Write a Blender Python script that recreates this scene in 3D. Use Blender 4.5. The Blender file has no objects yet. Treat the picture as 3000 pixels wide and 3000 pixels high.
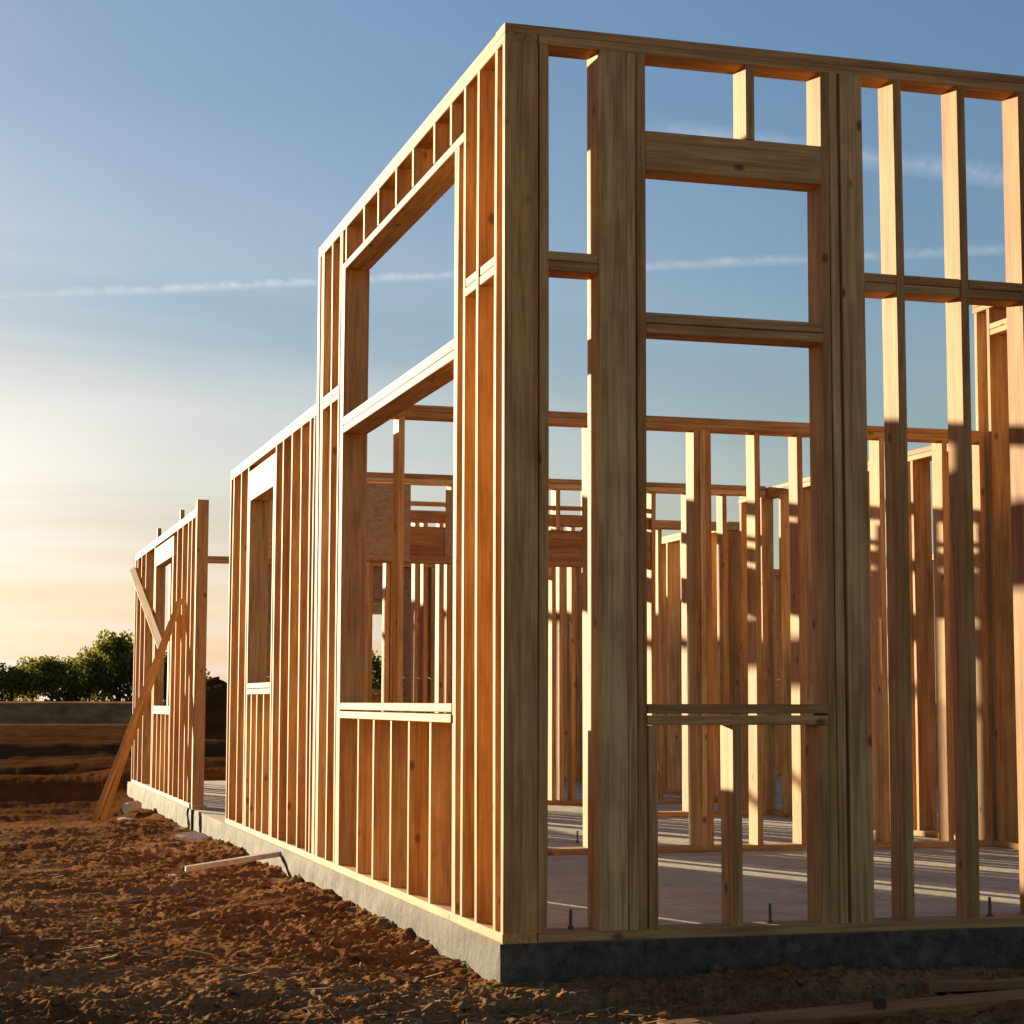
import bpy, math, random
import numpy as np
from mathutils import Vector, Matrix

random.seed(7)
SC = bpy.context.scene
COL = SC.collection
R = math.radians

# ------------------------------------------------------------------ camera
cd = bpy.data.cameras.new('camera')
cd.sensor_width = 36.0
cd.lens = 68.31
cd.clip_start = 0.05
cd.clip_end = 9000
cam = bpy.data.objects.new('camera', cd)
COL.objects.link(cam)
yaw, pit, roll = R(16.191), R(5.587), R(0.143)
fwd = Vector((math.sin(yaw) * math.cos(pit), math.cos(yaw) * math.cos(pit), math.sin(pit)))
rgt = Vector((math.cos(yaw), -math.sin(yaw), 0))
upv = rgt.cross(fwd)
cr = rgt * math.cos(roll) + upv * math.sin(roll)
cu = upv * math.cos(roll) - rgt * math.sin(roll)
m = Matrix((cr, cu, -fwd)).transposed().to_4x4()
CAM = Vector((-2.092, -7.321, 0.928))
m.translation = CAM
cam.matrix_world = m
SC.camera = cam

# ------------------------------------------------------------------ sun and sky
SUN_EL, SUN_AZ = R(8.0), R(-19.8)          # azimuth from +Y towards +X
to_sun = Vector((math.sin(SUN_AZ) * math.cos(SUN_EL), math.cos(SUN_AZ) * math.cos(SUN_EL), math.sin(SUN_EL)))
sl = bpy.data.lights.new('sun', 'SUN')
sl.energy = 3.5
sl.angle = R(0.55)
sl.color = (1.0, 0.83, 0.55)
so = bpy.data.objects.new('sun', sl)
so.rotation_euler = (-to_sun).to_track_quat('-Z', 'Y').to_euler()
so.location = to_sun * 60
COL.objects.link(so)

SC.view_settings.view_transform = 'Standard'
SC.view_settings.look = 'None'
SC.view_settings.gamma = 1.0
SC.view_settings.exposure = 2.0

world = bpy.data.worlds.new('World')
SC.world = world
world.use_nodes = True
WN, WL = world.node_tree.nodes, world.node_tree.links
WN.clear()


def nd(nodes, typ, **kw):
    n = nodes.new(typ)
    for k, v in kw.items():
        if k.startswith('i_'):
            n.inputs[k[2:].replace('_', ' ')].default_value = v
        elif k.startswith('n_'):
            n.inputs[int(k[2:])].default_value = v
        else:
            setattr(n, k, v)
    return n


def ramp(nodes, stops, interp='LINEAR'):
    n = nodes.new('ShaderNodeValToRGB')
    n.color_ramp.interpolation = interp
    els = n.color_ramp.elements
    while len(els) < len(stops):
        els.new(0.5)
    for e, (p, c) in zip(els, stops):
        e.position = p
        e.color = (c, c, c, 1) if isinstance(c, (int, float)) else (*c, 1)
    return n


def mixc(nodes, links, fac, a, b, mode='MIX'):
    n = nodes.new('ShaderNodeMix')
    n.data_type = 'RGBA'
    n.blend_type = mode
    for idx, v in ((0, fac), (6, a), (7, b)):
        if hasattr(v, 'is_output'):
            links.new(v, n.inputs[idx])
        else:
            n.inputs[idx].default_value = v if idx == 0 else (*v, 1)
    return n.outputs[2]


def math_(nodes, links, op, a, b=None, clamp=False):
    n = nodes.new('ShaderNodeMath')
    n.operation = op
    n.use_clamp = clamp
    for i, v in enumerate((a, b)):
        if v is None:
            continue
        if hasattr(v, 'is_output'):
            links.new(v, n.inputs[i])
        else:
            n.inputs[i].default_value = v
    return n.outputs[0]


def build_world():
    tc = WN.new('ShaderNodeTexCoord')
    sky = nd(WN, 'ShaderNodeTexSky', sky_type='NISHITA', sun_disc=False)
    sky.sun_elevation = SUN_EL
    sky.sun_rotation = SUN_AZ
    sky.air_density = 1.5
    sky.dust_density = 0.6
    sky.ozone_density = 5.0
    d = tc.outputs['Generated']
    sep = WN.new('ShaderNodeSeparateXYZ')
    WL.new(d, sep.inputs[0])
    # cirrus sheets: flat layer overhead, direction projected on a plane high above
    zc = math_(WN, WL, 'MAXIMUM', sep.outputs[2], 0.0)
    zz = math_(WN, WL, 'ADD', zc, 0.055)
    px = math_(WN, WL, 'DIVIDE', sep.outputs[0], zz)
    py = math_(WN, WL, 'DIVIDE', sep.outputs[1], zz)
    cmb = WN.new('ShaderNodeCombineXYZ')
    WL.new(px, cmb.inputs[0])
    WL.new(py, cmb.inputs[1])
    mp = nd(WN, 'ShaderNodeMapping')
    mp.inputs['Rotation'].default_value = (0, 0, R(12))
    mp.inputs['Scale'].default_value = (0.30, 0.62, 1.0)
    mp.inputs['Location'].default_value = (3.1, 0.6, 0)
    WL.new(cmb.outputs[0], mp.inputs[0])
    nz = nd(WN, 'ShaderNodeTexNoise', i_Scale=0.75, i_Detail=7.0, i_Roughness=0.56, i_Distortion=0.5)
    WL.new(mp.outputs[0], nz.inputs['Vector'])
    cir = ramp(WN, [(0.36, 0.0), (0.62, 1.0)], 'EASE')
    WL.new(nz.outputs[0], cir.inputs[0])
    low = ramp(WN, [(0.0, 0.5), (0.05, 0.6), (0.09, 0.85), (0.19, 0.30), (0.30, 0.05), (1.0, 0.1)])
    WL.new(sep.outputs[2], low.inputs[0])
    # more cloud on the side of the sun
    dot = nd(WN, 'ShaderNodeVectorMath', operation='DOT_PRODUCT')
    WL.new(d, dot.inputs[0])
    dot.inputs[1].default_value = to_sun
    near = ramp(WN, [(0.72, 0.18), (0.90, 0.55), (0.97, 1.0)])
    WL.new(dot.outputs['Value'], near.inputs[0])
    fac = math_(WN, WL, 'MULTIPLY', cir.outputs[0], low.outputs[0])
    fac = math_(WN, WL, 'MULTIPLY', fac, near.outputs[0])
    # condensation trails: thin bands along great circles, broken into puffs
    puff = nd(WN, 'ShaderNodeTexNoise', i_Scale=95.0, i_Detail=4.0, i_Roughness=0.6)
    WL.new(d, puff.inputs['Vector'])
    pr = ramp(WN, [(0.28, 0.25), (0.66, 1.0)])
    WL.new(puff.outputs[0], pr.inputs[0])
    slow = nd(WN, 'ShaderNodeTexNoise', i_Scale=7.0, i_Detail=2.0)
    WL.new(d, slow.inputs['Vector'])
    wob = math_(WN, WL, 'MULTIPLY', math_(WN, WL, 'SUBTRACT', puff.outputs[0], 0.5), 0.0032)

    def trail(n, off, w, amt, lo, hi):
        dt = nd(WN, 'ShaderNodeVectorMath', operation='DOT_PRODUCT')
        WL.new(d, dt.inputs[0])
        dt.inputs[1].default_value = n
        s = math_(WN, WL, 'ADD', dt.outputs['Value'], off)
        s = math_(WN, WL, 'ABSOLUTE', math_(WN, WL, 'ADD', s, wob))
        band = math_(WN, WL, 'SUBTRACT', 1.0, math_(WN, WL, 'DIVIDE', s, w), clamp=True)
        sl_ = ramp(WN, [(lo, 0.1), (hi, 1.0)])
        WL.new(slow.outputs[0], sl_.inputs[0])
        b = math_(WN, WL, 'MULTIPLY', band, pr.outputs[0])
        b = math_(WN, WL, 'MULTIPLY', b, sl_.outputs[0])
        front = math_(WN, WL, 'GREATER_THAN', sep.outputs[1], 0.0)
        return math_(WN, WL, 'MULTIPLY', math_(WN, WL, 'MULTIPLY', b, front), amt)
    t1 = trail((0.107, 0.194, -0.975), 0.002, 0.0036, 0.5, 0.25, 0.5)
    fade = ramp(WN, [(0.0, 0.25), (0.03, 0.3), (0.10, 1.0), (0.4, 0.8), (0.7, 0.3)])
    WL.new(sep.outputs[0], fade.inputs[0])
    t1 = math_(WN, WL, 'MULTIPLY', t1, fade.outputs[0])
    t2 = trail((-0.042, 0.319, -0.947), 0.0, 0.0075, 0.5, 0.42, 0.6)
    end = ramp(WN, [(0.30, 0.0), (0.36, 1.0), (0.6, 1.0), (0.75, 0.0)])
    WL.new(sep.outputs[0], end.inputs[0])
    t2 = math_(WN, WL, 'MULTIPLY', t2, end.outputs[0])
    tr = math_(WN, WL, 'MAXIMUM', t1, t2)
    tr = math_(WN, WL, 'MAXIMUM', fac, tr)
    lit = mixc(WN, WL, near.outputs[0], (2.9, 3.3, 3.7), (6.9, 6.35, 5.6))
    mp2 = nd(WN, 'ShaderNodeMapping')
    mp2.inputs['Rotation'].default_value = (0, 0, R(-6))
    mp2.inputs['Scale'].default_value = (0.26, 0.5, 1.0)
    mp2.inputs['Location'].default_value = (7.3, 2.9, 0)
    WL.new(cmb.outputs[0], mp2.inputs[0])
    nz2 = nd(WN, 'ShaderNodeTexNoise', i_Scale=0.8, i_Detail=6.0, i_Roughness=0.5, i_Distortion=0.35)
    WL.new(mp2.outputs[0], nz2.inputs['Vector'])
    vr = ramp(WN, [(0.34, 0.0), (0.66, 1.0)], 'EASE')
    WL.new(nz2.outputs[0], vr.inputs[0])
    vl = ramp(WN, [(0.0, 0.9), (0.10, 0.85), (0.20, 0.35), (0.30, 0.05), (1.0, 0.1)])
    WL.new(sep.outputs[2], vl.inputs[0])
    vf = math_(WN, WL, 'MULTIPLY', math_(WN, WL, 'MULTIPLY', vr.outputs[0], vl.outputs[0]), near.outputs[0])
    grey = mixc(WN, WL, near.outputs[0], (2.5, 2.8, 3.1), (4.9, 4.25, 3.8))
    base = mixc(WN, WL, 1.0, sky.outputs[0], (0.93, 0.775, 0.79), 'MULTIPLY')
    col = mixc(WN, WL, vf, base, grey)
    hz = ramp(WN, [(0.0, 0.62), (0.05, 0.45), (0.12, 0.12), (0.2, 0.0)])
    WL.new(sep.outputs[2], hz.inputs[0])
    col = mixc(WN, WL, math_(WN, WL, 'MULTIPLY', hz.outputs[0], near.outputs[0]), col, (5.7, 5.25, 4.5))
    col = mixc(WN, WL, tr, col, lit)
    bg = nd(WN, 'ShaderNodeBackground')
    bg.inputs['Strength'].default_value = 0.05
    WL.new(col, bg.inputs['Color'])
    out = WN.new('ShaderNodeOutputWorld')
    WL.new(bg.outputs[0], out.inputs[0])


build_world()


# ------------------------------------------------------------------ materials
def new_mat(name, rough=0.8):
    mt = bpy.data.materials.new(name)
    mt.use_nodes = True
    nt = mt.node_tree
    b = nt.nodes['Principled BSDF']
    b.inputs['Roughness'].default_value = rough
    b.inputs['Specular IOR Level'].default_value = 0.25
    return mt, nt.nodes, nt.links, b


def wood_mat(name, axis, tint=(1, 1, 1), dirty=0.0):
    """sawn softwood; grain runs along local axis 0/1/2, every board has its own tone, knots and streaks"""
    mt, N, L, b = new_mat(name, 0.72)
    tc = N.new('ShaderNodeTexCoord')
    oi = N.new('ShaderNodeObjectInfo')
    off = math_(N, L, 'MULTIPLY', oi.outputs['Random'], 57.0)
    cmb = N.new('ShaderNodeCombineXYZ')
    for i in range(3):
        L.new(off, cmb.inputs[i])
    add = nd(N, 'ShaderNodeVectorMath', operation='ADD')
    L.new(tc.outputs['Object'], add.inputs[0])
    L.new(cmb.outputs[0], add.inputs[1])

    def stretched(cross, along):
        mp = N.new('ShaderNodeMapping')
        s = [cross] * 3
        s[axis] = along
        mp.inputs['Scale'].default_value = s
        L.new(add.outputs[0], mp.inputs[0])
        return mp.outputs[0]
    fine = nd(N, 'ShaderNodeTexNoise', i_Scale=1.0, i_Detail=5.0, i_Roughness=0.6, i_Distortion=0.4)
    L.new(stretched(95, 3.2), fine.inputs['Vector'])
    band = nd(N, 'ShaderNodeTexNoise', i_Scale=1.0, i_Detail=3.0, i_Roughness=0.5, i_Distortion=0.9)
    L.new(stretched(26, 1.1), band.inputs['Vector'])
    blot = nd(N, 'ShaderNodeTexNoise', i_Scale=1.0, i_Detail=4.0, i_Roughness=0.6)
    L.new(stretched(7, 2.4), blot.inputs['Vector'])
    tone = ramp(N, [(0.0, (0.61, 0.294, 0.092)), (0.3, (0.70, 0.384, 0.132)), (0.55, (0.77, 0.468, 0.182)),
                    (0.8, (0.65, 0.337, 0.106)), (1.0, (0.79, 0.515, 0.215))])
    L.new(oi.outputs['Random'], tone.inputs[0])
    c = mixc(N, L, 1.0, tone.outputs[0], tint, 'MULTIPLY')
    own = ramp(N, [(0.0, (0.78, 0.72, 0.66)), (0.5, (0.98, 0.98, 0.98)), (1.0, (1.1, 1.1, 1.1))])
    L.new(math_(N, L, 'FRACT', math_(N, L, 'MULTIPLY', oi.outputs['Random'], 37.7)), own.inputs[0])
    c = mixc(N, L, 1.0, c, own.outputs[0], 'MULTIPLY')
    fr = ramp(N, [(0.30, 0.66), (0.55, 1.0), (0.75, 1.12)])
    L.new(fine.outputs[0], fr.inputs[0])
    c = mixc(N, L, 1.0, c, fr.outputs[0], 'MULTIPLY')
    br = ramp(N, [(0.33, (0.74, 0.63, 0.52)), (0.5, (1.0, 1.0, 1.0)), (0.7, (1.1, 1.08, 1.02))])
    L.new(band.outputs[0], br.inputs[0])
    c = mixc(N, L, 1.0, c, br.outputs[0], 'MULTIPLY')
    bl = ramp(N, [(0.35, (0.72, 0.66, 0.56)), (0.55, (1.0, 1.0, 1.0))])
    L.new(blot.outputs[0], bl.inputs[0])
    c = mixc(N, L, 0.75, c, bl.outputs[0], 'MULTIPLY')
    vor = nd(N, 'ShaderNodeTexVoronoi', i_Scale=1.0)
    L.new(stretched(6.5, 4.0), vor.inputs['Vector'])
    kn = ramp(N, [(0.06, 1.0), (0.13, 0.0)])
    L.new(vor.outputs['Distance'], kn.inputs[0])
    c = mixc(N, L, math_(N, L, 'MULTIPLY', kn.outputs[0], 0.8), c, (0.13, 0.055, 0.022))
    # grime and water stains
    st = nd(N, 'ShaderNodeTexNoise', i_Scale=1.0, i_Detail=5.0, i_Roughness=0.65)
    L.new(stretched(9, 0.9), st.inputs['Vector'])
    sr = ramp(N, [(0.56, 0.0), (0.72, 0.45 + dirty)])
    L.new(st.outputs[0], sr.inputs[0])
    c = mixc(N, L, sr.outputs[0], c, (0.27, 0.145, 0.065))
    L.new(c, b.inputs['Base Color'])
    bmp = nd(N, 'ShaderNodeBump', i_Strength=0.25, i_Distance=0.004)
    L.new(fine.outputs[0], bmp.inputs['Height'])
    L.new(bmp.outputs[0], b.inputs['Normal'])
    return mt


WOOD = [wood_mat('lumber_grain_x', 0), wood_mat('lumber_grain_y', 1), wood_mat('lumber_grain_z', 2)]
OLD = wood_mat('weathered_lumber', 0, (0.56, 0.46, 0.44), 0.3)


def osb_mat():
    mt, N, L, b = new_mat('sheathing_board', 0.8)
    tc = N.new('ShaderNodeTexCoord')
    v = nd(N, 'ShaderNodeTexVoronoi', i_Scale=28.0)
    mp = N.new('ShaderNodeMapping')
    mp.inputs['Scale'].default_value = (1, 1, 2.2)
    L.new(tc.outputs['Object'], mp.inputs[0])
    L.new(mp.outputs[0], v.inputs['Vector'])
    r = ramp(N, [(0.0, (0.34, 0.19, 0.09)), (0.5, (0.46, 0.28, 0.13)), (1.0, (0.52, 0.35, 0.18))])
    L.new(v.outputs['Color'], r.inputs[0])
    L.new(r.outputs[0], b.inputs['Base Color'])
    return mt


OSB = osb_mat()


def concrete_mat(name, base, stain):
    mt, N, L, b = new_mat(name, 0.85)
    tc = N.new('ShaderNodeTexCoord')
    n1 = nd(N, 'ShaderNodeTexNoise', i_Scale=3.0, i_Detail=8.0, i_Roughness=0.65)
    L.new(tc.outputs['Object'], n1.inputs['Vector'])
    r1 = ramp(N, [(0.3, [x * 0.62 for x in base]), (0.5, base), (0.72, [min(1, x * 1.25) for x in base])])
    L.new(n1.outputs[0], r1.inputs[0])
    n2 = nd(N, 'ShaderNodeTexNoise', i_Scale=17.0, i_Detail=7.0, i_Roughness=0.7)
    L.new(tc.outputs['Object'], n2.inputs['Vector'])
    r2 = ramp(N, [(0.42, 0.0), (0.64, 0.9)])
    L.new(n2.outputs[0], r2.inputs[0])
    c = mixc(N, L, r2.outputs[0], r1.outputs[0], stain)
    v = nd(N, 'ShaderNodeTexVoronoi', i_Scale=22.0)
    L.new(tc.outputs['Object'], v.inputs['Vector'])
    rv = ramp(N, [(0.08, 0.8), (0.16, 0.0)])
    L.new(v.outputs['Distance'], rv.inputs[0])
    c = mixc(N, L, rv.outputs[0], c, [x * 0.4 for x in base])
    L.new(c, b.inputs['Base Color'])
    bmp = nd(N, 'ShaderNodeBump', i_Strength=0.55, i_Distance=0.012)
    L.new(n2.outputs[0], bmp.inputs['Height'])
    L.new(bmp.outputs[0], b.inputs['Normal'])
    return mt


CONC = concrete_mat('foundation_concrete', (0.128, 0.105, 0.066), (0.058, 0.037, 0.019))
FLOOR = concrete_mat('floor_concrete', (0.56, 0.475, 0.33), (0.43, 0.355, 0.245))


def soil_mat():
    mt, N, L, b = new_mat('bare_soil', 0.95)
    b.inputs['Specular IOR Level'].default_value = 0.0
    ge = N.new('ShaderNodeNewGeometry')
    n1 = nd(N, 'ShaderNodeTexNoise', i_Scale=0.9, i_Detail=9.0, i_Roughness=0.62)
    L.new(ge.outputs['Position'], n1.inputs['Vector'])
    r1 = ramp(N, [(0.30, (0.145, 0.065, 0.025)), (0.5, (0.27, 0.128, 0.050)), (0.70, (0.37, 0.20, 0.085))])
    L.new(n1.outputs[0], r1.inputs[0])
    n2 = nd(N, 'ShaderNodeTexNoise', i_Scale=34.0, i_Detail=6.0, i_Roughness=0.7)
    L.new(ge.outputs['Position'], n2.inputs['Vector'])
    r2 = ramp(N, [(0.32, (0.55, 0.5, 0.46)), (0.52, (1, 1, 1)), (0.72, (1.4, 1.3, 1.15))])
    L.new(n2.outputs[0], r2.inputs[0])
    c = mixc(N, L, 1.0, r1.outputs[0], r2.outputs[0], 'MULTIPLY')
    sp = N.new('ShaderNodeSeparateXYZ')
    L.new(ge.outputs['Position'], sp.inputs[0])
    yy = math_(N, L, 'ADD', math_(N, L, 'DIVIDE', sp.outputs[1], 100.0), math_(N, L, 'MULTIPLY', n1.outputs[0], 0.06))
    plot_tint = ramp(N, [(0.13, (1, 1, 1)), (0.19, (0.47, 0.37, 0.31)), (0.86, (0.47, 0.37, 0.31)), (0.92, (1.5, 1.35, 1.3))])  # soil tint along Y: darker past the near plot, lighter at the embankment
    L.new(yy, plot_tint.inputs[0])
    # straw and chips
    v = nd(N, 'ShaderNodeTexVoronoi', i_Scale=19.0)
    mp = N.new('ShaderNodeMapping')
    mp.inputs['Scale'].default_value = (1.0, 2.6, 1.0)
    mp.inputs['Rotation'].default_value = (0, 0, R(20))
    L.new(ge.outputs['Position'], mp.inputs[0])
    L.new(mp.outputs[0], v.inputs['Vector'])
    rv = ramp(N, [(0.10, 0.55), (0.17, 0.0)])
    L.new(v.outputs['Distance'], rv.inputs[0])
    c = mixc(N, L, rv.outputs[0], c, (0.36, 0.23, 0.11))
    c = mixc(N, L, 1.0, c, plot_tint.outputs[0], 'MULTIPLY')
    L.new(c, b.inputs['Base Color'])
    bmp = nd(N, 'ShaderNodeBump', i_Strength=0.8, i_Distance=0.02)
    L.new(n2.outputs[0], bmp.inputs['Height'])
    L.new(bmp.outputs[0], b.inputs['Normal'])
    return mt


SOIL = soil_mat()


def plain(name, col, rough=0.6, metal=0.0, var=0.25, scale=30):
    mt, N, L, b = new_mat(name, rough)
    b.inputs['Metallic'].default_value = metal
    tc = N.new('ShaderNodeTexCoord')
    n = nd(N, 'ShaderNodeTexNoise', i_Scale=scale, i_Detail=4.0)
    L.new(tc.outputs['Object'], n.inputs['Vector'])
    r = ramp(N, [(0.3, [x * (1 - var) for x in col]), (0.7, [min(1, x * (1 + var)) for x in col])])
    L.new(n.outputs[0], r.inputs[0])
    L.new(r.outputs[0], b.inputs['Base Color'])
    return mt


STEEL = plain('dull_steel', (0.16, 0.13, 0.11), 0.5, 0.7)
PIPE = plain('grey_conduit', (0.42, 0.41, 0.40), 0.5)
PAPER = plain('pale_scrap', (0.66, 0.56, 0.42), 0.8)
SHAVE = plain('shavings', (0.31, 0.185, 0.08), 0.85, 0, 0.5, 9)
BARK = plain('bark', (0.09, 0.06, 0.04), 0.9, 0, 0.35, 6)


def leaf_mat():
    mt, N, L, b = new_mat('foliage', 0.65)
    oi = N.new('ShaderNodeObjectInfo')
    ge = N.new('ShaderNodeNewGeometry')
    r = ramp(N, [(0.0, (0.085, 0.098, 0.026)), (0.5, (0.115, 0.122, 0.03)), (1.0, (0.15, 0.15, 0.04))])
    n = nd(N, 'ShaderNodeTexNoise', i_Scale=0.9, i_Detail=3.0)
    L.new(ge.outputs['Position'], n.inputs['Vector'])
    s = math_(N, L, 'ADD', math_(N, L, 'MULTIPLY', oi.outputs['Random'], 0.5), math_(N, L, 'MULTIPLY', n.outputs[0], 0.6))
    L.new(s, r.inputs[0])
    L.new(r.outputs[0], b.inputs['Base Color'])
    tr = N.new('ShaderNodeBsdfTranslucent')
    L.new(mixc(N, L, 1.0, r.outputs[0], (1.8, 1.7, 0.7), 'MULTIPLY'), tr.inputs[0])
    ms = N.new('ShaderNodeMixShader')
    ms.inputs[0].default_value = 0.42
    L.new(b.outputs[0], ms.inputs[1])
    L.new(tr.outputs[0], ms.inputs[2])
    L.new(ms.outputs[0], N['Material Output'].inputs[0])
    return mt


LEAF = leaf_mat()


# ------------------------------------------------------------------ helpers
def link(name, mesh, parent=None, loc=(0, 0, 0)):
    o = bpy.data.objects.new(name, mesh)
    COL.objects.link(o)
    o.location = loc
    if parent:
        o.parent = parent
    return o


def empty(name, loc=(0, 0, 0), parent=None):
    o = bpy.data.objects.new(name, None)
    o.empty_display_size = 0.2
    COL.objects.link(o)
    o.location = loc
    if parent:
        o.parent = parent
    return o


def tag(o, label=None, cat=None, group=None, kind=None):
    if label:
        o['label'] = label
    if cat:
        o['category'] = cat
    if group:
        o['group'] = group
    if kind:
        o['kind'] = kind
    return o


def mesh_from(name, v, f, mat, smooth=False):
    me = bpy.data.meshes.new(name)
    me.from_pydata([tuple(p) for p in v], [], [tuple(q) for q in f])
    me.materials.append(mat)
    if smooth:
        me.polygons.foreach_set('use_smooth', [True] * len(me.polygons))
    me.update()
    return me


BOARDS = {}


def board_mesh(sx, sy, sz, axis, mat, var=0):
    """a sawn board centred on its origin, long edges eased, ends square"""
    key = (round(sx, 4), round(sy, 4), round(sz, 4), axis, mat.name, var)
    if key in BOARDS:
        return BOARDS[key]
    s = [sx / 2, sy / 2, sz / 2]
    a, b = [i for i in range(3) if i != axis]
    c = min(0.003, s[a] * 0.3, s[b] * 0.3)
    ring = [(s[a] - c, s[b]), (s[a], s[b] - c), (s[a], -s[b] + c), (s[a] - c, -s[b]),
            (-s[a] + c, -s[b]), (-s[a], -s[b] + c), (-s[a], s[b] - c), (-s[a] + c, s[b])]
    v, f = [], []
    n = 1
    rb = random.Random(var * 31 + int(s[axis] * 1000))
    ba = bb = tw = 0.0
    if var:
        n = 6
        ba, bb, tw = rb.uniform(-0.004, 0.004), rb.uniform(-0.003, 0.003), rb.uniform(-0.02, 0.02)
    for k in range(n + 1):
        t = 2 * k / n - 1
        oa, ob = ba * (1 - t * t), bb * (1 - t * t) * (1 + 0.4 * t)
        ct, st_ = math.cos(tw * t), math.sin(tw * t)
        for p, q in ring:
            w = [0, 0, 0]
            w[axis], w[a], w[b] = t * s[axis], p * ct - q * st_ + oa, p * st_ + q * ct + ob
            v.append(w)
    for k in range(n):
        f += [(k * 8 + i, k * 8 + (i + 1) % 8, k * 8 + 8 + (i + 1) % 8, k * 8 + 8 + i) for i in range(8)]
    f += [tuple(range(7, -1, -1)), tuple(n * 8 + i for i in range(8))]
    me = mesh_from('board', v, f, mat)
    import bmesh
    bm = bmesh.new()
    bm.from_mesh(me)
    bmesh.ops.recalc_face_normals(bm, faces=bm.faces)
    bm.to_mesh(me)
    bm.free()
    BOARDS[key] = me
    return me


JIT = random.Random(3)


def board(name, parent, x0, x1, y0, y1, z0, z1, jit=0.0015, mats=None):
    s = (x1 - x0, y1 - y0, z1 - z0)
    ax = max(range(3), key=lambda i: s[i])
    me = board_mesh(*s, ax, (mats or WOOD)[ax], JIT.randint(1, 5) if (ax == 2 and s[2] > 1.8 and mats is None) else 0)
    o = link(name, me, parent, ((x0 + x1) / 2 + JIT.uniform(-jit, jit), (y0 + y1) / 2 + JIT.uniform(-jit, jit), (z0 + z1) / 2))
    if ax == 2:
        o.rotation_euler = (JIT.uniform(-1, 1) * 0.0011, JIT.uniform(-1, 1) * 0.0011, JIT.uniform(-1, 1) * 0.012)
    return o


def plank_between(name, p0, p1, w, t, parent=None, twist=0.0, mat=None, normal=None):
    """a free plank with its length from p0 to p1"""
    p0, p1 = Vector(p0), Vector(p1)
    me = board_mesh((p1 - p0).length, w, t, 0, mat or WOOD[0])
    o = link(name, me, parent, (p0 + p1) / 2)
    q = (p1 - p0).to_track_quat('X', 'Z')
    o.rotation_mode = 'QUATERNION'
    from mathutils import Quaternion
    if normal:
        d = (p1 - p0).normalized()
        n = Vector(normal)
        n = (n - d * n.dot(d)).normalized()
        q = Matrix((d, n.cross(d), n)).transposed().to_quaternion()
    o.rotation_quaternion = q @ Quaternion((1, 0, 0), twist)
    return o


def vnoise(x, y, seed=0):
    """smooth value noise on arrays"""
    xi, yi = np.floor(x).astype(np.int64), np.floor(y).astype(np.int64)
    xf, yf = x - xi, y - yi
    u, v = xf * xf * xf * (xf * (xf * 6 - 15) + 10), yf * yf * yf * (yf * (yf * 6 - 15) + 10)

    def h(a, b):
        n = (a * 374761393 + b * 668265263 + seed * 974634777) & 0xffffffff
        n = ((n ^ (n >> 13)) * 1274126177) & 0xffffffff
        return ((n ^ (n >> 16)) & 0xffff) / 65535.0
    return (h(xi, yi) * (1 - u) + h(xi + 1, yi) * u) * (1 - v) + (h(xi, yi + 1) * (1 - u) + h(xi + 1, yi + 1) * u) * v


# ------------------------------------------------------------------ ground
def ground_height(x, y):
    r = np.hypot(x - CAM.x, y - CAM.y)
    z = np.full_like(x, -0.185)
    # filled against the foundation, a little hollow further off
    z += 0.055 * np.exp(-(np.maximum(-x, 0) / 0.3)) * (y > -0.5) * np.clip(1 - np.abs(y - 2) / 12, 0.2, 1)
    far = np.clip((y - 11.2) / 0.8, 0, 1)
    outside = np.clip((-x - 0.05) / 0.4, 0, 1)
    z -= 0.16 * far * outside * np.exp(-np.maximum(y - 13, 0) / 5)
    # spoil ridges across the plot beyond the house
    for c, w, h in ((18.2, 1.3, 0.20), (24, 1.6, 0.16), (34, 2.2, 0.30), (47, 4.0, 0.25), (63, 4.0, 0.2)):
        cc = c + 2.2 * (vnoise(x * 0.12, y * 0.02, 11) - 0.5)
        z += h * np.exp(-((y - cc) / w) ** 2) * (0.6 + 0.8 * vnoise(x * 0.3, y * 0.1, 5))
    # long embankment
    d = np.clip((y - 92 - 3 * (vnoise(x * 0.08, y * 0.0, 14) - 0.5)) / 2.6, 0, 1)
    bank = 1.02 * d * d * (3 - 2 * d) * (0.92 + 0.16 * vnoise(x * 0.05, y * 0.03, 8))
    z += bank
    near = np.exp(-np.maximum(r - 14, 0) / 14)
    z += near * 0.035 * (vnoise(x * 1.7, y * 1.7, 1) - 0.5)
    z += near * 0.032 * (vnoise(x * 5.3 + 3, y * 5.3, 2) - 0.5)
    patch = 0.35 + 1.1 * np.clip(vnoise(x * 2.1 + 4, y * 1.5, 21) * 1.7 - 0.35, 0, 1)
    rid = 1 - np.abs(2 * vnoise(x * 11 + 9 + vnoise(x * 5, y * 5, 7), y * 11, 3) - 1)
    z += near * patch * 0.024 * (rid - 0.5)
    rid2 = 1 - np.abs(2 * vnoise(x * 25, y * 25 + 5, 4) - 1)
    z += near * patch * 0.019 * (rid2 - 0.5)
    z += near * 0.017 * (vnoise(x * 60, y * 60, 6) - 0.5)
    z += (1 - near) * 0.10 * (vnoise(x * 0.2, y * 0.9, 9) - 0.5) * np.exp(-r / 160)
    z += (1 - near) * 0.07 * (1 - np.abs(2 * vnoise(x * 0.5, y * 1.3, 19) - 1) - 0.5) * np.exp(-r / 120)
    z += (1 - near) * 0.08 * (vnoise(x * 3.1, y * 3.1, 10) - 0.5) * np.exp(-r / 60)
    under = (x > 0.06) & (y > 0.06) & (x < 9.4) & (y < 15.8)
    z = np.where(under, np.minimum(z, -0.30), z)
    return z


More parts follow.
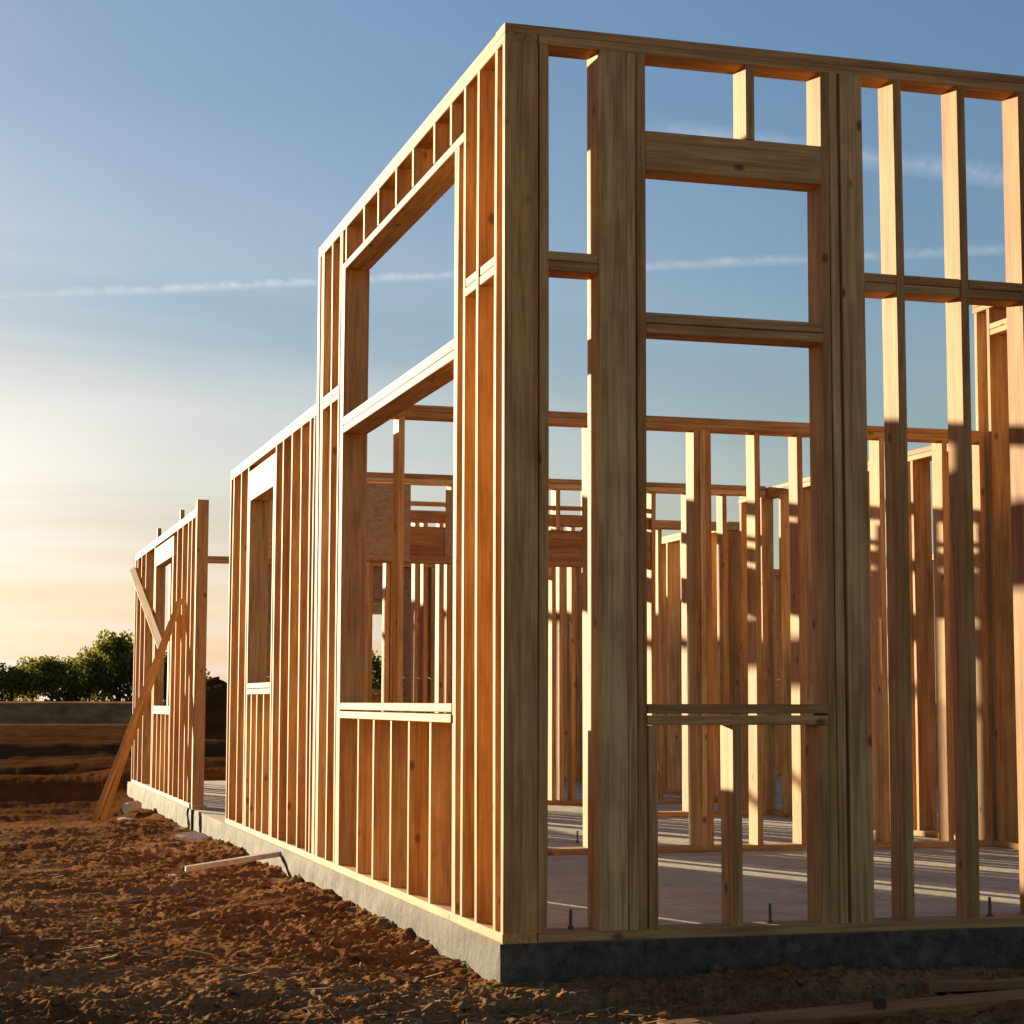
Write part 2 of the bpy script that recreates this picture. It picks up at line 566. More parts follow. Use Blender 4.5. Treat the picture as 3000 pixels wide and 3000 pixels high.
def build_ground():
    ang = np.concatenate([np.radians(np.arange(-180, -19, 6)), np.arange(R(-18), R(18.001), 0.00105), np.radians(np.arange(20, 181, 6))])
    rr = [0.3, 1, 2, 3, 4, 5, 5.6]
    while rr[-1] < 6000:
        r = rr[-1]
        step = max(0.012, 0.00028 * r * r) if r < 62 else (0.4 if 95 < r < 120 else (1.2 if r < 95 else 0.05 * r))
        rr.append(r + step)
    rr = np.array(rr)
    A, RR = np.meshgrid(ang, rr)
    X = CAM.x + RR * np.sin(yaw + A)
    Y = CAM.y + RR * np.cos(yaw + A)
    Z = ground_height(X, Y)
    n, k = X.shape
    v = np.stack([X, Y, Z], -1).reshape(-1, 3)
    i = np.arange(n - 1)[:, None] * k + np.arange(k - 1)[None, :]
    q = np.stack([i, i + 1, i + 1 + k, i + k], -1).reshape(-1, 4)
    me = bpy.data.meshes.new('ground')
    me.vertices.add(len(v))
    me.vertices.foreach_set('co', v.astype(np.float32).ravel())
    me.loops.add(q.size)
    me.loops.foreach_set('vertex_index', q.astype(np.int32).ravel())
    me.polygons.add(len(q))
    me.polygons.foreach_set('loop_start', np.arange(0, q.size, 4, dtype=np.int32))
    me.polygons.foreach_set('use_smooth', np.ones(len(q), dtype=bool))
    me.materials.append(SOIL)
    me.update()
    me.validate()
    o = link('ground', me)
    tag(o, kind='structure')


build_ground()


def build_clods():
    import bmesh
    bm = bmesh.new()
    bmesh.ops.create_icosphere(bm, subdivisions=1, radius=1)
    bv = np.array([v.co[:] for v in bm.verts])
    bf = np.array([[v.index for v in f.verts] for f in bm.faces])
    bm.free()
    rng = np.random.default_rng(5)
    V, F, k = [], [], 0
    n = 16000
    r = 5.8 + 12 * rng.random(n) ** 1.5
    a = yaw + np.radians(rng.uniform(-17, 17, n))
    x, y = CAM.x + r * np.sin(a), CAM.y + r * np.cos(a)
    ok = (x < -0.03) | (y < -0.03)
    x, y = x[ok][:7000], y[ok][:7000]
    keep = vnoise(x * 2.1 + 4, y * 1.5, 21) + 0.35 * rng.random(len(x)) > 0.55
    x, y = x[keep], y[keep]
    z = ground_height(x, y)
    for x_, y_, z_ in zip(x, y, z):
        s = 0.004 + 0.024 * rng.random() ** 5
        w = bv * (1 + rng.normal(0, 0.25, bv.shape)) * s * np.array([1, 1, 0.7]) * rng.uniform(0.6, 1.5, 3)
        t = rng.random() * 6.3
        w = w @ np.array([[math.cos(t), -math.sin(t), 0], [math.sin(t), math.cos(t), 0], [0, 0, 1]])
        V.append(w + np.array([x_, y_, z_ + s * 0.25]))
        F.append(bf + k)
        k += len(bv)
    me = mesh_from('soil_clods', np.concatenate(V), np.concatenate(F), SOIL)
    tag(link('soil_clods', me), 'loose brown clods of earth strewn over the bare ground', 'soil', kind='stuff')


build_clods()


def build_shavings():
    rng = np.random.default_rng(9)
    n = 2600
    r = 5.8 + 11 * rng.random(n) ** 1.4
    a = yaw + np.radians(rng.uniform(-17, 12, n))
    x, y = CAM.x + r * np.sin(a), CAM.y + r * np.cos(a)
    ok = ((x < -0.03) | (y < -0.03)) & (vnoise(x * 1.3, y * 0.9, 33) + 0.3 * rng.random(n) > 0.6)
    x, y = x[ok], y[ok]
    z = ground_height(x, y)
    V, F = [], []
    for x_, y_, z_ in zip(x, y, z):
        l, w, t = rng.uniform(0.012, 0.05), rng.uniform(0.003, 0.008), rng.uniform(-0.5, 0.5) + (0 if rng.random() < 0.7 else 1.4)
        d = np.array([math.cos(t), math.sin(t), rng.uniform(-0.25, 0.25)]) * l
        e = np.array([-math.sin(t), math.cos(t), rng.uniform(-0.3, 0.6)]) * w
        c = np.array([x_, y_, z_ + 0.012])
        h = np.array([0, 0, 0.002])
        k = len(V)
        V += [c - d - e, c + d - e, c + d + e, c - d + e, c - d - e + h, c + d - e + h, c + d + e + h, c - d + e + h]
        F += [(k, k + 3, k + 2, k + 1), (k + 4, k + 5, k + 6, k + 7)] + [(k + i, k + (i + 1) % 4, k + 4 + (i + 1) % 4, k + 4 + i) for i in range(4)]
    tag(link('wood_shavings', mesh_from('wood_shavings', V, F, SHAVE)), 'straw and wood shavings littering the bare soil', 'debris', kind='stuff')


build_shavings()


# ------------------------------------------------------------------ foundation slab
def slab_section(parent, x0, x1, y0, y1, top, bot, rough_left, rough_front):
    """a poured slab: cast edges uneven where they show"""
    nx, ny, nz = 60, 120, 12
    V, F = [], []

    def face(fn, a, b):
        base = len(V)
        for i in range(a + 1):
            for j in range(b + 1):
                V.append(fn(i / a, j / b))
        for i in range(a):
            for j in range(b):
                p = base + i * (b + 1) + j
                F.append((p, p + 1, p + b + 2, p + b + 1))

    def wav(u, v, s):
        return float(vnoise(np.array([u * 2.5]), np.array([v * 6.0]), s)[0] - 0.5) * 0.012 + float(vnoise(np.array([u * 11]), np.array([v * 16.0]), s + 1)[0] - 0.5) * 0.010

    def edge(t):
        return 0.0 if t < 0.999 else 0.004

    zt = lambda t: bot + (top - bot) * t
    face(lambda u, t: (x0 - (wav(y0 + (y1 - y0) * u, zt(t), 31) if rough_left else 0) * (1 if 0.001 < t < 0.999 and 0.001 < u < .999 else 0.0) + edge(t), y1 + (y0 - y1) * u, zt(t)), int((y1 - y0) / 0.06), nz)
    face(lambda u, t: (x0 + (x1 - x0) * u, y0 - (wav(x0 + (x1 - x0) * u, zt(t), 37) if rough_front else 0) * (1 if 0.001 < t < 0.999 and 0.001 < u < .999 else 0.0) + edge(t), zt(t)), int((x1 - x0) / 0.06), nz)
    face(lambda u, t: (x1, y0 + (y1 - y0) * u, zt(t)), 2, 2)
    face(lambda u, t: (x1 + (x0 - x1) * u, y1, zt(t)), 2, 2)
    face(lambda u, t: (x0 + 0.004 + (x1 - x0 - 0.004) * u, y0 + 0.004 + (y1 - y0 - 0.004) * t, top), 4, 4)
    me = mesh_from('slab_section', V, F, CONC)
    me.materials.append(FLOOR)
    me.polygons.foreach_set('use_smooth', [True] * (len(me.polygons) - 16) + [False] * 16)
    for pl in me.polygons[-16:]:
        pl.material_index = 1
    return link('slab_section', me, parent)


slab = empty('foundation_slab')
tag(slab, 'grey concrete foundation slab under the timber house frame, stained along its cast edge', 'foundation')
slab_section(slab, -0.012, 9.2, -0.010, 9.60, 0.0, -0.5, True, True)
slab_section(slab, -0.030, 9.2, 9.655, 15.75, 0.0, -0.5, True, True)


def lathe(v, f, prof, n=8, c=(0, 0, 0)):
    b = len(v)
    for r, z in prof:
        for i in range(n):
            a = 2 * math.pi * i / n
            v.append((c[0] + r * math.cos(a), c[1] + r * math.sin(a), c[2] + z))
    for j in range(len(prof) - 1):
        for i in range(n):
            f.append((b + j * n + i, b + j * n + (i + 1) % n, b + (j + 1) * n + (i + 1) % n, b + (j + 1) * n + i))
    f.append(tuple(b + (len(prof) - 1) * n + i for i in range(n)))


bv, bf = [], []
lathe(bv, bf, [(0.022, 0.0), (0.022, 0.004), (0.012, 0.004), (0.012, 0.015), (0.0065, 0.015), (0.0065, 0.078), (0.005, 0.082)])
bolt_me = mesh_from('anchor_bolt', bv, bf, STEEL)
for bx, by, bz in ((0.30, 0.075, 0.038), (1.15, 0.075, 0.038), (2.15, 0.075, 0.038), (1.96, 5.06, 0), (4.6, 4.6, 0),
                   (1.3, 4.17, 0.038), (2.7, 4.17, 0.038), (0.075, 5.15, 0.038), (0.075, 10.2, 0.038)):
    link('anchor_bolt', bolt_me, slab, (bx, by, bz - 0.002))

# ------------------------------------------------------------------ house frame
house = empty('house_frame')
tag(house, 'unfinished timber house frame of pale studs and plates standing on a concrete slab', 'house frame')
T = 0.038
D = 0.14


def wall(label):
    w = empty('wall_frame', (0, 0, 0), house)
    w['label'] = label
    return w


class Wall:
    """a stud wall; 'along' is the axis it runs on, 'face' the coordinate of its outer face, depth inward"""

    def __init__(self, label, along, face, depth=D):
        self.e, self.al, self.f, self.d = wall(label), along, face, depth

    def b(self, name, a0, a1, z0, z1, f0=0.0, f1=None):
        f1 = self.d if f1 is None else f1
        if self.al == 'y':
            return board(name, self.e, self.f + f0, self.f + f1, a0, a1, z0, z1)
        return board(name, self.e, a0, a1, self.f + f0, self.f + f1, z0, z1)

    def studs(self, starts, z0, z1, name='stud', w=T):
        for a in starts:
            self.b(name, a, a + w, z0, z1)

    def flat2(self, name, a0, a1, z0, f0=0.0, f1=None):
        self.b(name, a0, a1, z0, z0 + T, f0, f1)
        self.b(name, a0, a1, z0 + T + 0.002, z0 + 2 * T + 0.002, f0 + 0.001, f1)


Z0 = 0.038
# --- tall wall on the sunny side (runs back from the corner)
w = Wall('tall wall frame with a high window opening, sunlit along its outer edges', 'y', 0.0)
TOP = 3.584
w.b('sole_plate', 0.0, 4.098, 0.0, Z0)
w.b('top_plate', 0.0, 4.098, TOP, 3.622)
w.b('top_plate', 0.145, 4.10, 3.622, 3.660, 0.002)
w.studs([0.001, 0.110, 0.385, 0.612], Z0, TOP)
w.studs([0.727, 0.767], Z0, 3.352, 'jack_stud')
w.studs([3.264, 3.304], Z0, 3.352, 'jack_stud')
w.studs([3.345, 3.384, 3.620, 3.900, 3.940, 4.020, 4.060], Z0, TOP)
w.b('header', 0.652, 3.343, 3.354, 3.394)
CR = [1.166, 1.592, 1.965, 2.378, 2.745]
w.studs(CR, 3.396, TOP, 'cripple_stud')
w.studs([0.86, 3.22], 3.396, TOP, 'cripple_stud')
w.b('transom', 0.807, 3.262, 2.420, 2.460)
w.b('transom', 0.807, 3.262, 2.462, 2.512, 0.001)
w.b('window_sill', 0.807, 3.262, 0.838, 0.876, -0.004)
w.b('window_sill', 0.807, 3.262, 0.884, 0.922, -0.002)
w.studs(CR, Z0, 0.836, 'cripple_stud')
for a0, a1 in ((0.150, 0.383), (0.425, 0.610)):
    w.flat2('blocking', a0, a1, 2.658)
for a0, a1 in ((3.424, 3.618), (3.660, 3.898)):
    w.flat2('blocking', a0, a1, 2.640)

# --- shaded wall facing the camera
w = Wall('tall shaded wall frame facing the open ground, with a window opening of two lights', 'x', 0.0)
w.b('sole_plate', 0.143, 4.50, 0.0, Z0)
w.b('top_plate', 0.143, 4.50, TOP, 3.622)
w.b('top_plate', 0.0, 4.50, 3.622, 3.660, 0.002)
w.studs([0.143], Z0, TOP)
w.b('post', 0.394, 0.518, Z0, TOP)
w.studs([0.521, 0.561], Z0, TOP)
w.b('jack_stud', 0.602, 0.640, Z0, 0.836)
w.b('jack_stud', 1.346, 1.384, Z0, 0.836)
w.studs([1.386, 1.426], Z0, TOP)
w.b('post', 1.476, 1.578, Z0, TOP)
w.studs([1.726, 2.029, 2.332, 2.635, 2.938, 3.241, 3.544, 3.847, 4.150, 4.460], Z0, TOP)
w.b('header', 0.601, 1.384, 3.100, 3.264, 0.003)
w.b('cripple_stud', 1.046, 1.084, 3.266, TOP)
w.b('transom', 0.601, 1.384, 2.424, 2.462)
w.b('transom', 0.601, 1.384, 2.466, 2.508, 0.002)
w.b('window_sill', 0.601, 1.384, 0.838, 0.876)
w.b('window_sill', 0.601, 1.384, 0.884, 0.922, 0.003)
w.b('cripple_stud', 0.965, 1.003, Z0, 0.836)
w.flat2('blocking', 0.183, 0.392, 2.655)
for a0, a1 in ((1.580, 1.724), (1.766, 2.027), (2.069, 2.330), (2.372, 2.633), (2.675, 2.936), (2.978, 3.239)):
    w.flat2('blocking', a0, a1, 2.657)

# --- lower wall carrying on behind the tall one
w = Wall('lower wall frame with a small window opening under a deep header', 'y', 0.0)
LT = 2.640
w.b('sole_plate', 4.100, 7.752, 0.0, Z0)
w.b('top_plate', 4.102, 7.752, LT, LT + T)
w.b('top_plate', 4.102, 7.752, LT + T + 0.001, LT + 2 * T, 0.002)
w.studs([4.145, 4.270, 4.590, 4.930, 5.270, 5.545, 6.800, 7.150, 7.560, 7.714], Z0, LT)
w.studs([5.586, 5.640], Z0, 2.378, 'jack_stud')
w.studs([6.700, 6.750], Z0, 2.378, 'jack_stud')
w.b('header', 5.586, 6.790, 2.380, 2.600, 0.001)
w.b('window_sill', 5.680, 6.698, 0.978, 1.016, -0.003)
w.b('window_sill', 5.680, 6.698, 1.020, 1.057)
w.studs([5.95, 6.25, 6.50], Z0, 0.976, 'cripple_stud')

# --- far section past the open bay
w = Wall('far wall frame past the open bay, braced by a leaning plank', 'y', -0.015, 0.10)
FT = 2.545
w.b('sole_plate', 9.720, 15.45, 0.0, Z0)
w.b('top_plate', 9.805, 15.45, FT, FT + T)
w.b('top_plate', 9.805, 15.45, FT + T + 0.001, FT + 2 * T, 0.002)
w.studs([9.722, 9.764], Z0, 2.690)
w.studs([10.060, 10.330, 10.760, 11.180, 13.290, 14.200, 14.700, 15.160, 15.410], Z0, FT)
w.studs([11.540, 11.600], Z0, 2.325, 'jack_stud')
w.studs([13.150, 13.210], Z0, 2.325, 'jack_stud')
w.b('header', 11.540, 13.248, 2.327, 2.520, 0.001)
w.b('window_sill', 11.640, 13.148, 0.800, 0.838, -0.003)
w.b('window_sill', 11.640, 13.148, 0.842, 0.880)
w.studs([11.95, 12.35, 12.75], Z0, 0.798, 'cripple_stud')
for a in (11.05, 13.10):
    w.b('cleat', a, a + 0.06, 2.6225, 2.725, 0.004, 0.042)
dg = plank_between('brace', (-0.06, 15.30, 2.43), (-0.06, 11.90, 1.42), 0.08, 0.036, w.e, 0, None, (-0.25, -1, 0))

# --- cross wall between the tall room and the next
w = Wall('interior wall frame crossing behind the tall room', 'x', 4.105)
w.b('sole_plate', 0.143, 4.495, 0.0, Z0)
w.b('top_plate', 0.143, 4.495, LT + 0.014, LT + 0.052)
w.b('top_plate', 0.143, 4.495, LT + 0.053, LT + 0.091, 0.002)
w.studs([0.160, 0.508, 1.725, 2.428, 2.467, 2.506, 2.840, 3.140, 3.440, 3.722, 4.180, 4.455], Z0, LT + 0.013)

# --- wall with the deep header across the middle of the house
w = Wall('interior wall frame with a deep built-up header over a wide opening', 'x', 7.70)
w.b('sole_plate', 0.143, 1.10, 0.0, Z0)
w.b('sole_plate', 3.30, 4.495, 0.0, Z0)
w.b('top_plate', 0.143, 4.495, 2.664, 2.702)
w.b('top_plate', 0.143, 4.495, 2.704, 2.742, 0.002)
w.b('header', 0.20, 3.46, 2.030, 2.320)
w.b('ledger', 0.20, 3.46, 2.362, 2.452, 0.03)
w.b('ledger', 1.10, 3.46, 2.497, 2.523, 0.02)
w.studs([0.160, 0.62, 3.47, 3.78, 4.10, 4.455], Z0, 2.662)
w.studs([1.02, 1.062, 3.30], Z0, 2.029, 'jack_stud')
w.studs([1.76, 2.00, 2.18, 2.52, 2.640, 2.90, 3.10], 2.322, 2.662, 'cripple_stud')
p = board('sheathing_panel', w.e, 0.20, 1.425, 7.688, 7.6995, 2.040, 2.655, mats=[OSB, OSB, OSB])
p = board('sheathing_panel', w.e, 1.71, 2.45, 7.688, 7.6995, 2.080, 2.62, mats=[OSB, OSB, OSB])

# --- front wall of the far room
w = Wall('interior wall frame along the far side of the open bay', 'x', 9.725)
w.b('sole_plate', 1.28, 2.42, 0.0, Z0)
w.b('sole_plate', 3.2, 5.04, 0.0, Z0)
w.b('top_plate', 1.28, 5.04, 2.555, 2.593)
w.b('top_plate', 1.28, 5.04, 2.594, 2.632, 0.002)
w.studs([1.30, 1.52, 1.68, 1.722, 1.945, 2.03, 2.173, 2.252, 2.38, 3.24, 3.32, 3.43, 3.62, 3.90, 4.287, 4.60, 4.95], Z0, 2.553)
w.b('header', 2.420, 3.238, 2.060, 2.250)

# --- rear wall
w = Wall('rear wall frame seen through the rooms', 'x', 15.60)
w.b('sole_plate', 1.30, 8.6, 0.0, Z0)
w.b('top_plate', 0.130, 8.6, 2.555, 2.593)
w.b('top_plate', 0.130, 8.6, 2.594, 2.632, 0.002)
w.studs([0.160, 0.40, 1.22, 1.31, 1.66, 2.06, 2.46, 2.70, 3.04, 3.16, 3.42, 3.55, 3.74, 3.88, 4.26, 4.60, 4.9, 5.25, 5.65, 6.05, 6.45, 6.85, 7.25, 7.65, 8.05, 8.55], Z0, 2.553)
w.b('window_sill', 2.74, 3.038, 1.02, 1.058)
w.b('header', 2.74, 3.038, 1.98, 2.12)
xs = [1.31, 2.735, 3.045, 4.26, 5.48, 6.70, 7.65, 8.60]
for i, (a0, a1) in enumerate(zip(xs, xs[1:])):
    for z0, z1 in (((0.0, 1.018), (2.0, 2.60)) if i == 1 else ((0.0, 1.22), (1.224, 2.60))):
        board('sheathing_panel', w.e, a0 + 0.002, a1 - 0.002, 15.741, 15.753, z0, z1, 0.0, [OSB, OSB, OSB])

# --- long inner wall, tall beside the first room, then lower
w = Wall('tall inner wall frame bounding the first room', 'y', 4.502)
w.b('sole_plate', 0.145, 4.10, 0.0, Z0)
w.b('top_plate', 0.145, 4.24, 3.545, 3.583)
w.b('top_plate', 0.145, 4.24, 3.584, 3.622, 0.002)
w.studs([0.15, 0.55, 0.95, 1.35, 1.75, 2.15, 2.55, 2.95, 3.35, 3.75, 4.02, 4.19], Z0, 3.543)
w.flat2('blocking', 3.79, 4.018, 3.36)
w.flat2('blocking', 3.39, 3.748, 3.36)
w = Wall('long inner wall frame running back through the house', 'y', 4.502)
w.b('sole_plate', 4.25, 8.30, 0.0, Z0)
w.b('top_plate', 4.25, 8.30, LT + 0.014, LT + 0.052)
w.b('top_plate', 4.25, 8.30, LT + 0.053, LT + 0.091, 0.002)
w.studs([4.40, 4.75, 5.12, 5.20, 5.52, 5.88, 6.26, 6.62, 7.02, 7.42, 7.88, 8.25], Z0, LT + 0.013)

# --- inner wall of the far room
w = Wall('inner wall frame of the far room', 'y', 5.05)
w.b('sole_plate', 9.87, 15.59, 0.0, Z0)
w.b('top_plate', 9.87, 15.59, 2.575, 2.613)
w.b('top_plate', 9.87, 15.59, 2.614, 2.652, 0.002)
w.studs([9.9 + 0.4 * i for i in range(15)], Z0, 2.573)

# --- outer wall on the other side of the house
w = Wall('outer wall frame on the far side of the house', 'y', 9.0)
w.b('sole_plate', 0.10, 15.5, 0.0, Z0)
w.b('top_plate', 0.10, 15.5, 2.60, 2.638)
w.b('top_plate', 0.10, 15.5, 2.639, 2.677, 0.002)
w.studs([5.2 + 0.41 * i for i in range(25)], Z0, 2.599)


# ------------------------------------------------------------------ loose planks, pipes and scraps
def gz(x, y):
    return float(ground_height(np.array([float(x)]), np.array([float(y)]))[0])


o = plank_between('brace_plank', (-0.76, 10.98, gz(-0.76, 10.98) - 0.03), (-0.05, 10.55, 1.86), 0.05, 0.045, None, 0, None, (-0.3, -1, 0))
tag(o, 'long plank leaning from the ground against the far wall frame, the sunlit one', 'plank')
o = plank_between('brace_plank', (-0.66, 11.36, gz(-0.66, 11.36) - 0.03), (-0.05, 10.93, 1.74), 0.05, 0.036, None, 0, None, (-0.15, -1, 0))
tag(o, 'broad shaded plank leaning behind the sunlit brace against the far wall', 'plank')

o = plank_between('board', (0.25, -1.13, -0.158), (2.70, -0.61, -0.158), 0.14, 0.036, None, R(3), OLD)
tag(o, 'long brown board lying on the shaded ground, nearest the camera', 'board')
o = plank_between('board', (1.52, -0.50, -0.150), (3.30, -0.56, -0.150), 0.14, 0.036, None, R(-4), OLD)
tag(o, 'brown board lying close along the shaded foundation edge', 'board')
v, f = [], []
lathe(v, f, [(0.026, -0.25), (0.024, 0.0), (0.021, 0.062), (0.014, 0.066)], 9)
st = link('stake', mesh_from('stake', v, f, BARK), None, (1.10, -0.985, -0.170))
tag(st, 'short dark stake standing in front of the brown board on the ground', 'stake')


def tube(name, pts, rad, mat, n=8, parent=None):
    pts = [Vector(p) for p in pts]
    v, f = [], []
    for i, p in enumerate(pts):
        t = (pts[min(i + 1, len(pts) - 1)] - pts[max(i - 1, 0)]).normalized()
        a = t.cross(Vector((0.3, 1, 0.1))).normalized()
        b = t.cross(a)
        for k in range(n):
            an = 2 * math.pi * k / n
            v.append(p + (a * math.cos(an) + b * math.sin(an)) * rad)
    for i in range(len(pts) - 1):
        for k in range(n):
            f.append((i * n + k, i * n + (k + 1) % n, (i + 1) * n + (k + 1) % n, (i + 1) * n + k))
    f.append(tuple(range(n - 1, -1, -1)))
    f.append(tuple((len(pts) - 1) * n + k for k in range(n)))
    base = pts[0].copy()
    me = mesh_from(name, [q - base for q in v], f, mat, True)
    return link(name, me, parent, base)


o = tube('pipe', [(0.075, 6.41, -0.02), (0.075, 6.41, 0.2), (0.078, 6.41, 0.43)], 0.021, PIPE)
tag(o, 'straight grey pipe rising inside the low wall below its window', 'pipe')
pts = [(0.07, 4.83, -0.02), (0.07, 4.83, 0.10), (0.07, 4.83, 0.22)] + [(0.07 + 0.0, 4.83 - 0.05 + 0.05 * math.cos(t), 0.22 + 0.05 * math.sin(t)) for t in (0.4, 0.8, 1.2, 1.57)] + [(0.07, 4.74, 0.272)]
o = tube('pipe', pts, 0.019, PIPE)
tag(o, 'bent grey pipe curving over inside the low wall near the tall one', 'pipe')


def lath():
    a, b = Vector((-0.60, 5.20, gz(-0.6, 5.2) + 0.035)), Vector((-0.010, 5.115, -0.035))
    v, f = [], []
    n = 14
    for i in range(n + 1):
        t = i / n
        p = a.lerp(b, t)
        p.z += 0.05 * (1 - t) * t - 0.02 * math.sin(math.pi * t)
        p.y += 0.07 * math.sin(math.pi * t)
        for dy, dz in ((-0.022, 0.014), (0.022, 0.018), (0.022, -0.012), (-0.022, -0.018)):
            v.append(p + Vector((0, dy, dz)) - a)
    for i in range(n):
        for k in range(4):
            f.append((i * 4 + k, i * 4 + (k + 1) % 4, i * 4 + 4 + (k + 1) % 4, i * 4 + 4 + k))
    f += [(3, 2, 1, 0), tuple(n * 4 + k for k in range(4))]
    return link('wood_strip', mesh_from('wood_strip', v, f, PAPER), None, a)


tag(lath(), 'thin pale bowed wooden strip leaning from the soil onto the foundation edge', 'strip')


def scrap(name, x, y, sx, sy, t, rz, mat, label, cat, lift=0.012, tilt=(0, 0)):
    rs = random.Random(int(x * 1000))
    n = 9
    ring = []
    for i in range(n):
        a = 2 * math.pi * i / n
        k = rs.uniform(0.7, 1.05)
        ring.append((sx * k * math.cos(a), sy * k * math.sin(a), rs.uniform(-0.2, 0.5) * t))
    v = [(p[0], p[1], p[2] + t) for p in ring] + [(p[0], p[1], p[2]) for p in ring]
    f = [tuple(range(n)), tuple(range(2 * n - 1, n - 1, -1))] + [(i, n + i, n + (i + 1) % n, (i + 1) % n) for i in range(n)]
    o = link(name, mesh_from(name, v, f, mat), None, (x, y, gz(x, y) + lift))
    o.rotation_euler = (tilt[0], tilt[1], rz)
    return tag(o, label, cat)


scrap('wood_scrap', -0.26, 7.80, 0.17, 0.13, 0.02, 0.5, PAPER, 'pale torn scrap lying on the soil beside the foundation below the low wall', 'scrap', 0.045, (0.16, -0.06))
scrap('rubble_chunk', -0.22, 12.95, 0.10, 0.12, 0.10, 0.3, PAPER, 'pale lump of rubble at the foot of the far wall', 'rubble', 0.02)
scrap('rubble_chunk', -0.34, 12.30, 0.12, 0.10, 0.04, 1.0, PAPER, 'flat pale rubble piece in front of the lump by the far wall', 'rubble', 0.03)
scrap('wood_chip', -0.70, 5.03, 0.035, 0.03, 0.01, 0.4, PAPER, 'small pale chip on the soil just past the free end of the bowed strip', 'chip', 0.015)
scrap('wood_chip', -0.16, 9.26, 0.06, 0.04, 0.012, 0.4, PAPER, 'small pale chip on the soil by the foundation under the open bay', 'chip', 0.02)
for (x, y, l, a, lab) in ((-1.03, 1.10, 0.20, 2.2, 'yellowish wood splinter lying on the open soil, the longer of two'),
                          (-0.88, 0.62, 0.15, 2.5, 'short yellowish wood splinter lying on the open soil nearest the camera')):
    z = gz(x, y) + 0.022
    dx, dy = math.cos(a) * l / 2, math.sin(a) * l / 2
    o = plank_between('wood_splinter', (x - dx, y - dy, z), (x + dx, y + dy, z + 0.012), 0.03, 0.012, None, 0.2)
    tag(o, lab, 'splinter')


# ------------------------------------------------------------------ soil pile and trees
def soil_pile():
    c = Vector((CAM.x + 0.1335 * 45, CAM.y + 0.991 * 45, 0))
    n, k = 44, 22
    v, f = [], []
    for i in range(k + 1):
        for j in range(n):
            a = 2 * math.pi * j / n
            t = i / k
            rr = t * (2.0 + 0.35 * math.sin(3 * a + 1) + 0.2 * math.sin(7 * a))
            x, y = rr * math.cos(a), rr * 1.6 * math.sin(a)
            h = 1.62 * max(0.0, 1 - t ** 2.2) - 0.10 * math.cos(a) * (1 - t) + 0.22 * (float(vnoise(np.array([x * 2.2 + 9]), np.array([y * 2.2]), 3)[0]) - 0.5) * (1 - t * 0.6)
            v.append((x, y, h - 0.05))
    for i in range(k):
        for j in range(n):
            f.append((i * n + j, (i + 1) * n + j, (i + 1) * n + (j + 1) % n, i * n + (j + 1) % n))
    o = link('soil_pile', mesh_from('soil_pile', v, f, SOIL), None, (c.x, c.y, gz(c.x, c.y) - 0.02))
    tag(o, 'heaped brown soil pile seen through the open bay beyond the house', 'soil pile')


soil_pile()


def crown_mesh(seed):
    rng = np.random.default_rng(seed)
    V, F = [], []
    blobs = []
    for i in range(20):
        a = rng.random() * 6.3
        h = rng.uniform(0.02, 0.90)
        rad = (0.78 if h < 0.62 else 0.42) * math.sqrt(rng.random())
        blobs.append((rad * math.cos(a), rad * math.sin(a), h, rng.uniform(0.22, 0.36)))
    k = 0
    for bx, by, bz, br in blobs:
        n = 190
        d = rng.normal(size=(n, 3))
        d /= np.linalg.norm(d, axis=1)[:, None]
        rr = br * rng.random(n) ** 0.3
        c = np.array([bx, by, bz]) + d * rr[:, None] * np.array([1.15, 1.15, 0.85])
        for p in c:
            s = rng.uniform(0.018, 0.038)
            u = rng.normal(size=3)
            u /= np.linalg.norm(u)
            w = np.cross(u, rng.normal(size=3))
            w /= np.linalg.norm(w)
            for q in (-u - w * 0.6, u - w * 0.6, u * 0.7 + w, -u * 0.7 + w):
                V.append(p + q * s)
            F.append((k, k + 1, k + 2, k + 3))
            k += 4
    return mesh_from('crown', V, F, LEAF)


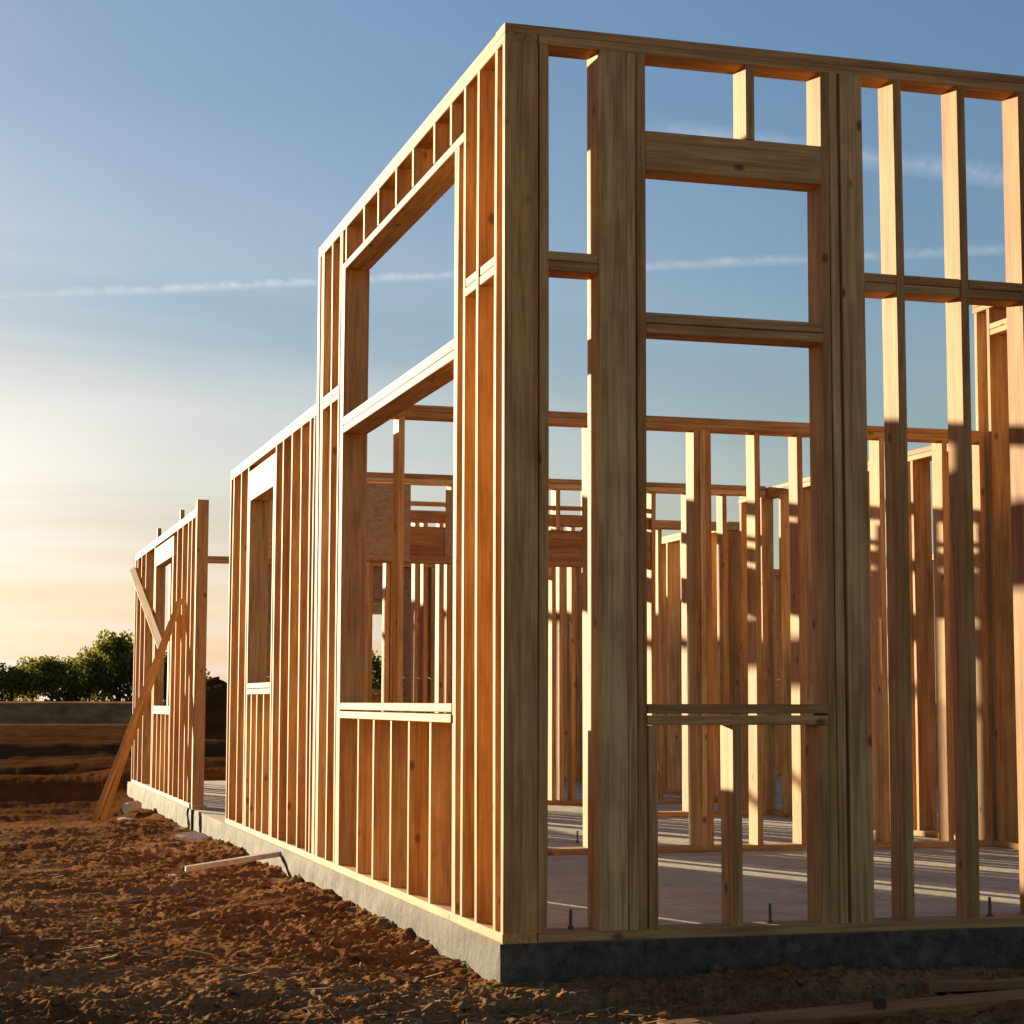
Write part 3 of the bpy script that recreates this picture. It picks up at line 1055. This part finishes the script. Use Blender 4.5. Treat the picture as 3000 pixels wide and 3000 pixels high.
def trunk_mesh(seed):
    rng = random.Random(seed)
    v, f = [], []

    def limb(p0, p1, r0, r1):
        p0, p1 = Vector(p0), Vector(p1)
        t = (p1 - p0).normalized()
        a = t.cross(Vector((0.3, 0.9, 0.2))).normalized()
        b = t.cross(a)
        base = len(v)
        for p, r in ((p0, r0), (p0.lerp(p1, 0.5), (r0 + r1) / 2), (p1, r1)):
            for i in range(6):
                an = i * math.pi / 3
                v.append(p + (a * math.cos(an) + b * math.sin(an)) * r)
        for j in range(2):
            for i in range(6):
                f.append((base + j * 6 + i, base + j * 6 + (i + 1) % 6, base + j * 6 + 6 + (i + 1) % 6, base + j * 6 + 6 + i))
    limb((0, 0, -0.08), (0.02, 0.01, 0.45), 0.05, 0.032)
    for i in range(6):
        a = i * 1.05 + rng.random()
        limb((0.015, 0.01, 0.22 + 0.04 * i), (0.38 * math.cos(a), 0.38 * math.sin(a), 0.5 + 0.06 * i), 0.02, 0.006)
    limb((0.02, 0.01, 0.45), (0, 0, 0.95), 0.032, 0.008)
    return mesh_from('trunk', v, f, BARK)


CROWNS = [crown_mesh(s) for s in (1, 2, 3, 4)]
TRUNKS = [trunk_mesh(s) for s in (1, 2)]
TREES = [  # pixel column on the 3000 px photograph, crown height m, half width m, distance m, label
    (-70, 5.2, 3.0, 205, 'dark green tree cut by the picture edge at the end of the distant row'),
    (35, 4.3, 2.3, 200, 'low dark tree first from the picture edge in the distant row'),
    (95, 5.3, 2.2, 212, 'round dark tree second from the picture edge in the distant row'),
    (150, 5.2, 2.6, 200, 'broad dark tree in the middle of the distant row, third from the edge'),
    (205, 5.0, 2.2, 208, 'dark tree fourth from the picture edge in the distant row'),
    (262, 6.2, 1.9, 200, 'pointed dark tree next to the tallest tree of the distant row'),
    (305, 6.6, 2.5, 214, 'dark tree leaning into the tallest tree of the distant row'),
    (350, 8.2, 2.8, 204, 'tallest green tree of the distant row, close beside the far wall frame'),
    (420, 6.3, 3.0, 208, 'green tree glimpsed behind the far wall studs'),
    (485, 5.6, 2.8, 202, 'green tree seen through the far window opening'),
    (1085, 6.0, 3.2, 206, 'green tree glimpsed through the rear wall behind the tall window'),
]


def proj_dir(px):
    d = fwd * 5692.7 + cr * (px - 1500) - cu * (2053 - 1500)
    return Vector((d.x, d.y, 0)).normalized()


for i, (px, h, hw, dist, lab) in enumerate(TREES):
    d = proj_dir(px)
    x, y = CAM.x + d.x * dist, CAM.y + d.y * dist
    z = gz(x, y)
    t = empty('tree', (x, y, z))
    t.rotation_euler = (0, 0, i * 1.7)
    tag(t, lab, 'tree', 'trees in the distant row')
    c = link('crown', CROWNS[i % 4], t)
    c.scale = (hw * 1.6, hw * 1.6, h * 0.82)
    k = link('trunk', TRUNKS[i % 2], t)
    k.scale = (hw * 1.3, hw * 1.3, h * 0.88)
